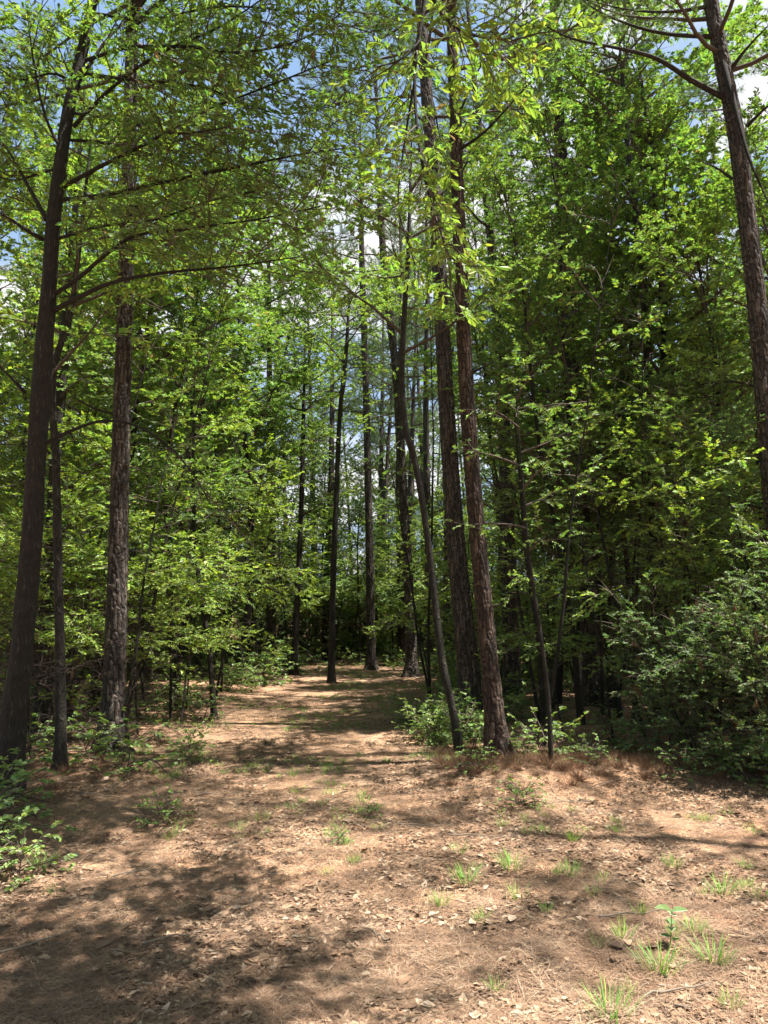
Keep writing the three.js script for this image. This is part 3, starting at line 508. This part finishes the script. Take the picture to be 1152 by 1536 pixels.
{
  const r = rngOf(900), taken = [];
  const heroes = [[-3.55, -9.4], [1.45, -8.9], [1.5, -12.5], [5.4, -9.2], [0.9, -24], [-0.5, -28], [4.4, -15], [1.0, -9.6], [-1.7, -22], [-3.1, -24], [-3.3, -14], [-3.8, -8.4], [-5.4, -11.5], [4.9, -13], [-3.8, -7.2]];
  const free = (x, z, d) => taken.every(([a, b, e]) => Math.hypot(a - x, b - z) > Math.min(d, e)) && heroes.every(([a, b]) => Math.hypot(a - x, b - z) > 0.5);
  const edge = (x, z) => z < -38 ? 9 : Math.abs(x - pathX(z)) - (z < -21 ? 1.2 : 0);
  const scatter = (k, n, d, ok, s0, s1) => { for (let t = 0, m = 0; t < n * 60 && m < n; t++) { const z = -(8 + Math.pow(r(), 0.9) * 40), x = (r() - 0.5) * 2 * Math.min(30, -z * 0.55 + 1.5); if (!ok(x, z) || !free(x, z, d)) continue; taken.push([x, z, d]); woodland(k, x, z, r() * 6.28, mix(s0, s1, r()), 0.9 + 0.2 * r()); m++; } };
  const hand = (k, list) => { for (const [x, z, sc] of list) { taken.push([x, z, 0.8]); woodland(k, x, z, r() * 6.28, sc, 0.95 + 0.1 * r()); } };
  hand(1, [[4.1, -10.2, 0.6], [5.0, -9.5, 0.55], [5.6, -11.2, 0.85], [3.9, -13.2, 0.8], [4.9, -12.6, 0.9]]);
  hand(3, [[-3.7, -11.2, 0.55], [-4.5, -9.5, 0.6], [-3.5, -12.8, 0.6], [-5.2, -10.2, 0.65], [-3.9, -14.6, 0.6], [-4.6, -12.6, 0.7], [2.7, -11.2, 0.5], [2.2, -14, 0.6]]);
  hand(5, [[4.25, -8.1, 0.75], [4.9, -7.9, 0.95], [3.7, -8.7, 0.7], [5.3, -8.4, 1.15], [4.1, -8.9, 0.6], [3.5, -9.3, 0.5], [4.8, -8.5, 0.7], [5.5, -8.8, 0.9], [4.5, -8.3, 0.4]]);
  hand(6, [[5.2, -9.6, 1.0], [-4.6, -10.4, 0.9], [-5.2, -13.4, 1.2], [-5.6, -11.4, 1.1], [-4.6, -8.2, 0.7], [5.9, -10.8, 1.2]]);
  hand(0, [[-5.2, -12.3, 0.85], [-4.3, -15.5, 0.9], [-6.6, -10.5, 0.8], [4.1, -12.9, 0.95], [5.1, -11.9, 0.9], [3.6, -15.4, 1.0], [6.3, -11.4, 0.95], [3.2, -12.0, 0.8], [4.4, -14.4, 1.0], [5.4, -15, 1.0]]);
  hand(3, [[4.4, -9.6, 0.8], [5.3, -10.2, 0.9], [4.7, -11.6, 0.95], [-4.3, -11.2, 0.95], [-3.9, -13.6, 0.9], [-5.8, -9.6, 0.9], [-3.9, -17.0, 1.0], [-4.9, -15.2, 1.0]]);
  hand(2, [[-5.6, -14.2, 0.95], [-5.2, -18.5, 1.0], [4.6, -17.5, 1.0], [6.2, -13.8, 0.95]]);
  hand(2, [[-4.6, -23, 1.2], [3.8, -26, 1.2], [-5.4, -29, 1.2], [0.8, -48, 1.4]]);
  const behind = (x, z) => (x > 0 ? z < -10.5 : z < -10.8) && !(z < -25 && z > -44 && Math.abs(x - 0.8) < 5.2), bay = (x, z) => x > 0.5 && x < 3.6 && z > -16;
  scatter(2, 34, 2.2, (x, z) => behind(x, z) && edge(x, z) > (x > pathX(z) ? 4.8 : 3.4), 0.8, 1.15);
  scatter(0, 82, 1.4, (x, z) => behind(x, z) && edge(x, z) > (x > pathX(z) ? 4.4 : 3.0), 0.75, 1.15);
  scatter(1, 64, 1.3, (x, z) => behind(x, z) && !bay(x, z) && edge(x, z) > 3.2 && (x > 0 || z < -20), 0.6, 1.1);
  scatter(3, 84, 1.1, (x, z) => behind(x, z) && !bay(x, z) && edge(x, z) > 2.6 && (x < 0 || z < -16), 0.6, 1.1);
  scatter(5, 66, 1.0, (x, z) => behind(x, z) && !bay(x, z) && edge(x, z) > 2.8 && (x > 2 || z < -21), 0.5, 1.0);
  scatter(5, 44, 1.0, (x, z) => z < -26 && edge(x, z) > 3, 0.9, 1.5);
  scatter(1, 26, 1.2, (x, z) => z < -30, 0.8, 1.2);
  hand(5, [[-6, -40, 1.6], [-4.2, -41, 1.5], [-2.4, -40, 1.7], [-0.8, -42, 1.6], [0.8, -41, 1.7], [2.4, -42.5, 1.6], [4, -41, 1.7], [5.6, -42, 1.6], [7.2, -40, 1.6], [-7.6, -42, 1.6], [8.8, -42, 1.7], [-3.2, -45, 1.8], [0, -46, 1.8], [3.2, -46, 1.8], [6.4, -45, 1.8]]);
  hand(3, [[-3.6, -27.5, 1.15], [3.2, -29.5, 1.2], [-2.2, -31, 1.3], [1.6, -33.5, 1.35], [-0.4, -32.5, 1.0], [-2.6, -33, 1.0], [-0.9, -35, 1.1], [1.0, -36.5, 1.1], [2.6, -38, 1.2], [-3.9, -36.5, 1.2], [-1.9, -38.6, 1.2], [4.6, -39, 1.2], [0.2, -39.2, 1.2], [-5.4, -31, 1.0]]);
  scatter(4, 140, 0.5, (x, z) => z < -9.8 && z > -38 && edge(x, z) > 2.3, 0.7, 1.3);
  for (const [x, z, sc] of [[0.8, -34, 1.15], [1.9, -30.5, 1.1], [-2.6, -33, 1.15], [3.6, -38, 1.25], [-0.4, -44, 1.3], [2.6, -46, 1.3], [1.4, -49, 1.35], [5.2, -31, 1.1], [-4.2, -44, 1.3], [2.4, -27.5, 1.05], [1.2, -38, 1.2]]) { taken.push([x, z, 1.2]); const o = copyOf(pineKinds[taken.length % 2], 'tall pine crowding the bend at the end of the path', 'pines at the end of the path'); place(o, x, z, r() * 6.28, sc, 1); }
  place(copyOf(pineKinds[0], 'unseen pine added beside the open litter, its high crown dappling it', 'unseen added pine beside the clearing'), 6.3, -5.0, 1.0, 0.85, 1);  // pine added out of view so its crown dapples the open litter
  for (const [k, x, z, sc] of [[2, -8, -4, 1.1], [0, -6.8, -6.6, 1.0], [2, -9, 1, 1.2], [0, -6, 3.4, 1.1], [2, -4, 7, 1.2], [2, 1, 8.5, 1.2], [0, 4, 6, 1.1], [2, 8.6, 5, 1.2], [2, 10.5, -1, 1.1], [2, -12, -8, 1.2], [2, 6, 11, 1.2], [2, -9, 10, 1.2], [0, 13, 3, 1.1]]) { const o = woodland(k, x, z, r() * 6.28, sc, 1); o.userData.label = (k ? 'high-crowned gum tree' : 'leafy hickory') + ' around the open end of the path'; o.userData.group = 'trees around the clearing'; }
  for (let t = 0, m = 0; t < 3000 && m < 26; t++) { const z = -(16 + r() * 36), x = (r() - 0.5) * 2 * (-z * 0.56 + 2); if (edge(x, z) < 2.6 || !free(x, z, 1.6)) continue; taken.push([x, z, 1.6]); const o = copyOf(pineKinds[m % 2]); place(o, x, z, r() * 6.28, 0.8 + 0.45 * r(), 1); m++; }
}

// ---------------------------------------------------------------- low plants
const broad = { len: 0.085, wid: 0.62, kind: 'broad', n: 8, tilt: 1.0, tip: 0.9, col: [0.17, 0.28, 0.034], spread: 0.3, twig: 0.0025 };
const lowKinds = [
  ['leafy_sprig', 'low leafy sprig of pale green leaves on the litter', 'plant', 'leafy sprigs on the forest floor', { seed: 201, H: 0.55, R0: 0.006, R: 0.34, base: 0.25, limbs: 6, subs: 6, twigs: 6, tl: 0.10, stems: 2, gap: -9, fine: true, leaf: { ...broad, len: 0.06 } }],
  ['low_shrub', 'knee-high shrub with broad layered leaves', 'shrub', 'knee-high broad-leaved shrubs', { seed: 202, H: 1.0, R0: 0.010, R: 0.6, base: 0.2, limbs: 9, subs: 6, twigs: 6, tl: 0.15, stems: 3, gap: -9, fine: true, el1: 0.6, leaf: broad }],
].map(([n, l, c, g, S]) => { const o = broadleaf(n, l, c, g, S); o.removeFromParent(); counts[n] = -1; return o; });
{
  const r = rngOf(321), low = (k, list, label) => { for (const [x, z, sc] of list) { const o = place(copyOf(lowKinds[k], label), x, z, r() * 6.28, sc); if (r() < 0.6) o.children.forEach((c) => { if (c.name === 'crown') c.material = [M.leafYellow, M.twig]; }); } };
  low(0, [[-2.75, -5.1, 0.8], [-3.0, -5.7, 0.9], [-3.3, -6.4, 1.0]], 'thin leafy sprig at the foot of the leaning water oak');
  low(1, [[0.65, -10.6, 0.5], [1.05, -11.3, 0.65], [1.4, -10.6, 0.4], [0.5, -12.2, 0.5]], 'lime green shrub spreading around the feet of the twin pines');
  low(1, [[3.75, -7.8, 0.5], [4.3, -8.3, 0.65]], 'broad-leaved shrub in front of the thicket');
  low(0, [[-2.95, -8.3, 1.0]], 'leafy sprig in front of the tall straight pine');
  low(1, [[-4.2, -15, 0.6], [-3.9, -19, 0.7], [1.6, -15, 0.8], [2.2, -18, 1.0], [2.4, -22, 1.1], [-3.6, -21, 1.1]]);
  const near = [[-2.4, -4.9, 0.6], [-1.9, -6.4, 0.45], [1.25, -6.9, 0.45], [1.0, -8.1, 0.5], [1.6, -9.0, 0.6], [-0.15, -6.7, 0.25], [-0.35, -5.9, 0.22], [2.3, -8.4, 0.5], [3.2, -8.0, 0.6], [-2.3, -8.9, 0.5], [-2.6, -10.2, 0.6], [3.9, -7.2, 0.4]];
  low(0, near);
  for (let t = 0, m = 0; t < 900 && m < 70; t++) { const z = -(8.5 + r() * 22), x = (r() - 0.5) * 1.1 * -z; if (Math.abs(x - pathX(z)) < 1.9) continue; low(0, [[x, z, 0.5 + 0.7 * r()]]); m++; }
}
{ // green ground cover under the trees, too thick to count
  const r = rngOf(654), m4 = new THREE.Matrix4(), q = new THREE.Quaternion(), spots = [];
  while (spots.length < 520) { const z = -(12 + Math.pow(r(), 0.8) * 34), x = (r() - 0.5) * 1.16 * -z; if (z > -30 && Math.abs(x - pathX(z)) < 2.2) continue; if (z > -21 && x < 6) continue; if (N(x * 0.35, z * 0.35, 17) < (z < -26 ? -0.2 : 0.08)) continue; spots.push([x, z]); }
  const crown = lowKinds[0].children.find((c) => c.name === 'crown'), I = new THREE.InstancedMesh(crown.geometry, crown.material, spots.length);
  spots.forEach(([x, z], k) => { const c = 0.6 + 0.9 * r(); I.setMatrixAt(k, m4.compose(V(x, ground(x, z) - 0.05, z), q.setFromAxisAngle(UP, r() * 6.28), V(c * 1.2, c, c * 1.2))); });
  I.name = 'ground_cover'; tag(shade(I), 'thick low green undergrowth covering the forest floor under the trees', 'ground cover', null, 'stuff'); scene.add(I);
}
{ // the seedling one can look into: each leaf a part
  const x = 1.46, z = -3.98, o = thing('seedling', V(x, ground(x, z), z), 'seedling with paired broad green leaves standing in the sunlit litter', 'plant'), r = rngOf(71), B = new Build();
  const st = grow(V(0, -0.02, 0), V(0.05, 1, 0.1), 0.2, 5, r, 0.15, 0); tube(B, st, taper(6, 0.003, 0.0015), 6); part('stem', B.geo(), new THREE.MeshStandardMaterial({ name: 'green_stem', color: new THREE.Color(0.12, 0.17, 0.05), roughness: 0.8 }), o);
  [[0.3, 0.4, 0.05], [0.35, 3.4, 0.055], [0.6, 1.9, 0.075], [0.62, 5.0, 0.08], [0.98, 0.2, 0.085], [0.98, 3.3, 0.09], [0.9, 1.6, 0.06], [0.9, 4.8, 0.06]].forEach(([t, a, L]) => { const Q = new Build(); leaf(Q, along(st, t), V(Math.cos(a), 0.15, Math.sin(a)).normalize(), V(0, 1, 0.2), L, L * 0.62, 'broad', leafColour([0.12, 0.23, 0.035], r, 0.15), r); part('leaf', Q.geo(), M.leaf, o); });
}
// ---------------------------------------------------------------- grass
function tuft(seed, n, L, spread, col) {
  const r = rngOf(seed), B = new Build();
  for (let k = 0; k < n; k++) { const a = r() * 6.28, q = Math.sqrt(r()) * spread, d = V(Math.cos(a) * (0.25 + r() * 0.9), 1, Math.sin(a) * (0.25 + r() * 0.9)).normalize(), l = L * (0.5 + 0.7 * r()); leaf(B, V(Math.cos(a) * q, -0.005, Math.sin(a) * q), d, V(-Math.cos(a), 0.6, -Math.sin(a)), l, 0.006, 'strap', leafColour(col, r, 0.3), r); }
  return B.geo();
}
const tufts = [tuft(1, 46, 0.13, 0.06, [0.22, 0.35, 0.05]), tuft(2, 34, 0.10, 0.08, [0.25, 0.35, 0.07]), tuft(3, 64, 0.16, 0.10, [0.18, 0.33, 0.05])];
{
  const r = rngOf(88), px = [[935, 1402], [900, 1412], [1040, 1395], [1010, 1400], [1060, 1400], [990, 1450], [960, 1365], [890, 1330], [855, 1300], [820, 1352], [775, 1330], [660, 1338], [835, 1300], [905, 1310], [1085, 1335], [1120, 1330], [1060, 1340], [915, 1515], [1095, 1505], [945, 1478], [1070, 1440], [720, 1362], [715, 1290], [700, 1310], [530, 1285], [490, 1300], [1010, 1295], [860, 1255], [690, 1270], [765, 1290], [1120, 1300], [1140, 1345], [520, 1258], [745, 1470], [80, 1345], [60, 1300]];
  px.forEach(([x, y], k) => {
    const th = Math.atan((y - 768) / FOCAL) - PITCH, D = EYE / Math.tan(th), p = at(x, y, D), m = shade(new THREE.Mesh(tufts[k % 3], M.grass)); m.name = numbered('grass_tuft');
    m.position.set(p.x, ground(p.x, p.z), p.z); m.rotation.y = r() * 6.28; m.scale.setScalar(0.45 + 0.45 * r()); scene.add(m);
    tag(m, 'tuft of thin light green grass growing through the litter', 'grass', 'grass tufts on the sunlit litter');
  });
  const spots = []; for (let k = 0; k < 5200 && spots.length < 900; k++) { const z = -(6 + r() * 26), x = pathX(z) + (r() - 0.5) * 7, e = Math.abs(x - pathX(z)), n = N(x * 0.5, z * 0.5, 40); if (n + (e > 1.3 && e < 2.4 ? 0.16 : e < 0.4 ? 0.1 : -0.05) < 0.18) continue; spots.push([x, z]); }
  const I = new THREE.InstancedMesh(tufts[1], M.grass, spots.length), m4 = new THREE.Matrix4(), q = new THREE.Quaternion();
  spots.forEach(([x, z], k) => { const c = 0.35 + 0.6 * r(); I.setMatrixAt(k, m4.compose(V(x, ground(x, z), z), q.setFromAxisAngle(UP, r() * 6.28), V(c, c, c))); });
  I.name = 'path_grass'; tag(shade(I), 'sparse short grass along the middle and edges of the path', 'grass', null, 'stuff'); scene.add(I);
}
// ---------------------------------------------------------------- litter: fallen needles, dry leaves, sticks
{
  const r = rngOf(55), m4 = new THREE.Matrix4(), q = new THREE.Quaternion(), e = new THREE.Euler(), col = new THREE.Color();
  const dry = (seed, kind) => { const g = rngOf(seed), B = new Build(), P = [], o = kind ? [[-0.5, 0.06], [-0.2, 0.16], [0.1, 0.3], [0.35, 0.3], [0.5, 0.08]] : [[-0.5, 0.02], [-0.25, 0.24], [0.05, 0.32], [0.3, 0.2], [0.5, 0.01]]; const curl = 0.5 + g(), twist = (g() - 0.5) * 0.8; o.forEach(([t, w]) => { for (const s of [-1, 0, 1]) P.push(B.v(t, 0.05 + curl * 0.35 * w * w * s * s * 4 + 0.25 * t * t * curl + twist * t * s * w, s * w)); }); for (let k = 0; k < 4; k++) for (let s = 0; s < 2; s++) { const i = k * 3 + s; B.t(P[i], P[i + 1], P[i + 3]); B.t(P[i + 1], P[i + 4], P[i + 3]); } const gg = B.geo(); gg.computeVertexNormals(); return gg; };
  const where = (zn, zf) => { const z = -(zn + (zf - zn) * Math.pow(r(), 1.7)), x = (r() - 0.5) * 2 * (-z * 0.56 + 0.4); return [x, z]; };
  const tones = [[0.27, 0.175, 0.11], [0.20, 0.115, 0.068], [0.34, 0.24, 0.16], [0.14, 0.08, 0.05], [0.25, 0.15, 0.09]], leafTones = [[0.28, 0.185, 0.115], [0.22, 0.14, 0.082], [0.15, 0.09, 0.055], [0.38, 0.28, 0.19], [0.09, 0.055, 0.035], [0.25, 0.155, 0.09], [0.19, 0.11, 0.062]];
  {
    const B = new Build();
    for (let k = 0; k < 12600; k++) {
      const [cx, cz] = where(2.9, 17), t = tones[Math.floor(r() * tones.length)], b = 0.75 + 0.5 * r(), sc = 0.7 + 0.7 * r(), lift = r() < 0.15 ? 0.02 : 0;
      for (let m = 0; m < 20; m++) {
        const a = r() * 6.28, x = cx + gauss(r) * 0.09 * sc, z = cz + gauss(r) * 0.09 * sc, L = (0.07 + 0.1 * r()) * sc, w = 0.0014, c = Math.cos(a), q2 = Math.sin(a), y = ground(x, z) + 0.003 + 0.01 * r() + lift * r(), dy = (r() - 0.4) * 0.03, f = b * (0.8 + 0.4 * r()), kc = [t[0] * f, t[1] * f, t[2] * f];
        B.t(B.v(x - q2 * w, y, z + c * w, kc), B.v(x + q2 * w, y, z - c * w, kc), B.v(x + c * L, Math.max(y + dy, y - 0.004), z + q2 * L, kc));
      }
    }
    const I = new THREE.Mesh(B.geo(), M.dead); I.name = 'needle_litter'; tag(shade(I), 'fallen reddish pine needles matted over the forest floor', 'litter', null, 'stuff'); scene.add(I);
  }
  { const g = rngOf(9), B = new Build(); for (let k = 0; k < 3; k++) needles(B, V(gauss(g) * 0.05, 0, gauss(g) * 0.05), V(0, 0.5, 0), 46, 0.17, 0.003, [0.22, 0.125, 0.07], g, 0.9);
    const feet = [[-3.55, -9.4], [1.46, -8.9], [1.5, -12.5], [1.03, -9.6], [-3.8, -7.2], [-3.8, -8.4], [1.95, -8.3]], n = 560, I = new THREE.InstancedMesh(B.geo(), M.dead, n);
    for (let k = 0; k < n; k++) { const bank = k < 300, x = bank ? 0.6 + 4.6 * r() : -3 - 2.2 * r(), z = bank ? -8.3 + gauss(r) * 0.6 - 0.05 * x : -7.4 + gauss(r) * 2.2, c = 0.5 + 0.9 * r(); let [X, Z] = [x, z]; if (k >= 420) { const f = feet[k % 7], a = r() * 6.28, l = 0.2 + 0.16 * r(); X = f[0] + Math.cos(a) * l; Z = f[1] + Math.sin(a) * l; } I.setMatrixAt(k, m4.compose(V(X, ground(X, Z) - 0.01, Z), q.setFromEuler(e.set(gauss(r) * 0.5, r() * 6.28, gauss(r) * 0.5)), V(c, c * 0.8, c))); }
    I.name = 'needle_heaps'; tag(shade(I), 'tangled heaps of brown needles along the bank before the thicket', 'litter', null, 'stuff'); scene.add(I); }
  const shapes = [dry(1, 0), dry(2, 1), dry(3, 0), dry(4, 1)];
  {
    const B = new Build(), outline = [[[-0.5, 0.03], [0.0, 0.30], [0.5, 0.02]], [[-0.5, 0.05], [0.18, 0.28], [0.5, 0.07]]], p = V(0, 0, 0);
    for (let k = 0; k < 46000; k++) {
      let x, z, t = 0; do [x, z] = where(2.9, 19); while (t++ < 3 && N(x * 0.9, z * 0.9, 61) + 0.3 * N(x * 3, z * 3, 5) < -0.05);
      const sc = 0.024 + 0.052 * r() * r() * r() + 0.016 * r(), c = leafTones[Math.floor(r() * leafTones.length)], b = 0.8 + 0.4 * r(), kc = [c[0] * b, c[1] * b, c[2] * b], curl = 0.4 + r(), twist = (r() - 0.5) * 0.8, y0 = ground(x, z) + 0.004 + 0.006 * r(), P = [];
      q.setFromEuler(e.set((r() - 0.5) * 0.7, r() * 6.28, (r() - 0.5) * 0.7));
      for (const [f, w] of outline[k % 2]) for (const s2 of [-1, 0, 1]) { p.set(f, 0.05 + curl * 1.4 * w * w * s2 * s2 + 0.3 * f * f * curl + twist * f * s2 * w, s2 * w).multiplyScalar(sc).applyQuaternion(q); P.push(B.v(x + p.x, Math.max(y0 + p.y, y0 - 0.006), z + p.z, kc)); }
      for (let m = 0; m < 2; m++) for (let s2 = 0; s2 < 2; s2++) { const i2 = m * 3 + s2; B.t(P[i2], P[i2 + 1], P[i2 + 3]); B.t(P[i2 + 1], P[i2 + 4], P[i2 + 3]); }
    }
    const I = new THREE.Mesh(B.geo(), M.dead); I.name = 'leaf_litter'; tag(shade(I), 'small dry brown leaves strewn over the needle litter', 'litter', null, 'stuff'); scene.add(I);
  }
  { // broken twig ends and bark crumbs
    const B = new Build(), g = rngOf(4); tube(B, grow(V(-0.5, 0.06, 0), V(1, 0, 0), 1, 3, g, 0.3, 0), [0.05, 0.06, 0.045, 0.03], 4); const n = 1500, I = new THREE.InstancedMesh(B.geo(), M.litter, n);
    for (let k = 0; k < n; k++) { const [x, z] = where(2.9, 15), c = 0.03 + 0.13 * r() * r(), t = 0.5 + 0.8 * r(); I.setMatrixAt(k, m4.compose(V(x, ground(x, z) + 0.004, z), q.setFromEuler(e.set(0, r() * 6.28, (r() - 0.5) * 0.3)), V(c, 0.05 + c * 0.4, 0.05 + c * 0.4))); I.setColorAt(k, col.setRGB(0.17 * t, 0.125 * t, 0.09 * t)); }
    I.name = 'twig_litter'; tag(shade(I), 'broken twig ends scattered over the needle litter', 'litter', null, 'stuff'); scene.add(I); }
  const pale = leafTones.map((c) => new THREE.MeshStandardMaterial({ name: 'dry_leaf', color: new THREE.Color(c[0] * 1.1, c[1] * 1.1, c[2] * 1.1), roughness: 0.85, side: THREE.DoubleSide }));
  for (let k = 0; k < 90; k++) { const [x, z] = where(3.1, 9), m = shade(new THREE.Mesh(shapes[k % 4], pale[k % 7])); m.name = numbered('fallen_leaf'); m.position.set(x, ground(x, z) + 0.01, z); m.rotation.set((r() - 0.5) * 0.8, r() * 6.28, (r() - 0.5) * 0.8); m.scale.setScalar(0.055 + 0.04 * r()); scene.add(m); tag(m, 'large curled dry leaf lying on the needle litter', 'leaf', 'large dry leaves on the ground'); }
  const sticks = [[950, 1372, 0.4, 0.1], [640, 1235, 0.5, -0.3], [690, 1163, 0.3, 0.2], [780, 1160, 0.5, 0.5], [850, 1205, 0.7, 0.05], [1020, 1488, 0.35, 0.15], [200, 1310, 0.3, 0.9], [480, 1180, 0.5, 0.1], [250, 1400, 0.35, 1.1], [560, 1390, 0.3, 2.2], [1040, 1190, 0.6, 1.3], [905, 1180, 0.6, 0.7], [150, 1200, 0.7, -0.4], [330, 1190, 0.5, 0.3], [730, 1250, 0.6, -0.15], [60, 1420, 0.4, 0.6]];
  sticks.forEach(([x, y, L, a]) => { const D = EYE / Math.tan(Math.atan((y - 768) / FOCAL) - PITCH), p = at(x, y, D), B = new Build(), pts = grow(V(-L / 2 * Math.cos(a), 0, L / 2 * Math.sin(a)), V(Math.cos(a), 0, -Math.sin(a)), L, 7, r, 0.35, 0); pts.forEach((t) => { t.y = ground(p.x + t.x, p.z + t.z) - ground(p.x, p.z) + 0.014 + 0.02 * r(); }); tube(B, pts, taper(8, 0.006, 0.0025), 6); const m = shade(new THREE.Mesh(B.geo(), M.stick)); m.name = numbered('fallen_stick'); m.position.set(p.x, ground(p.x, p.z), p.z); scene.add(m); tag(m, 'thin dead stick lying on the forest floor', 'stick', 'dead sticks on the ground'); });
}
renderer.render(scene, camera);
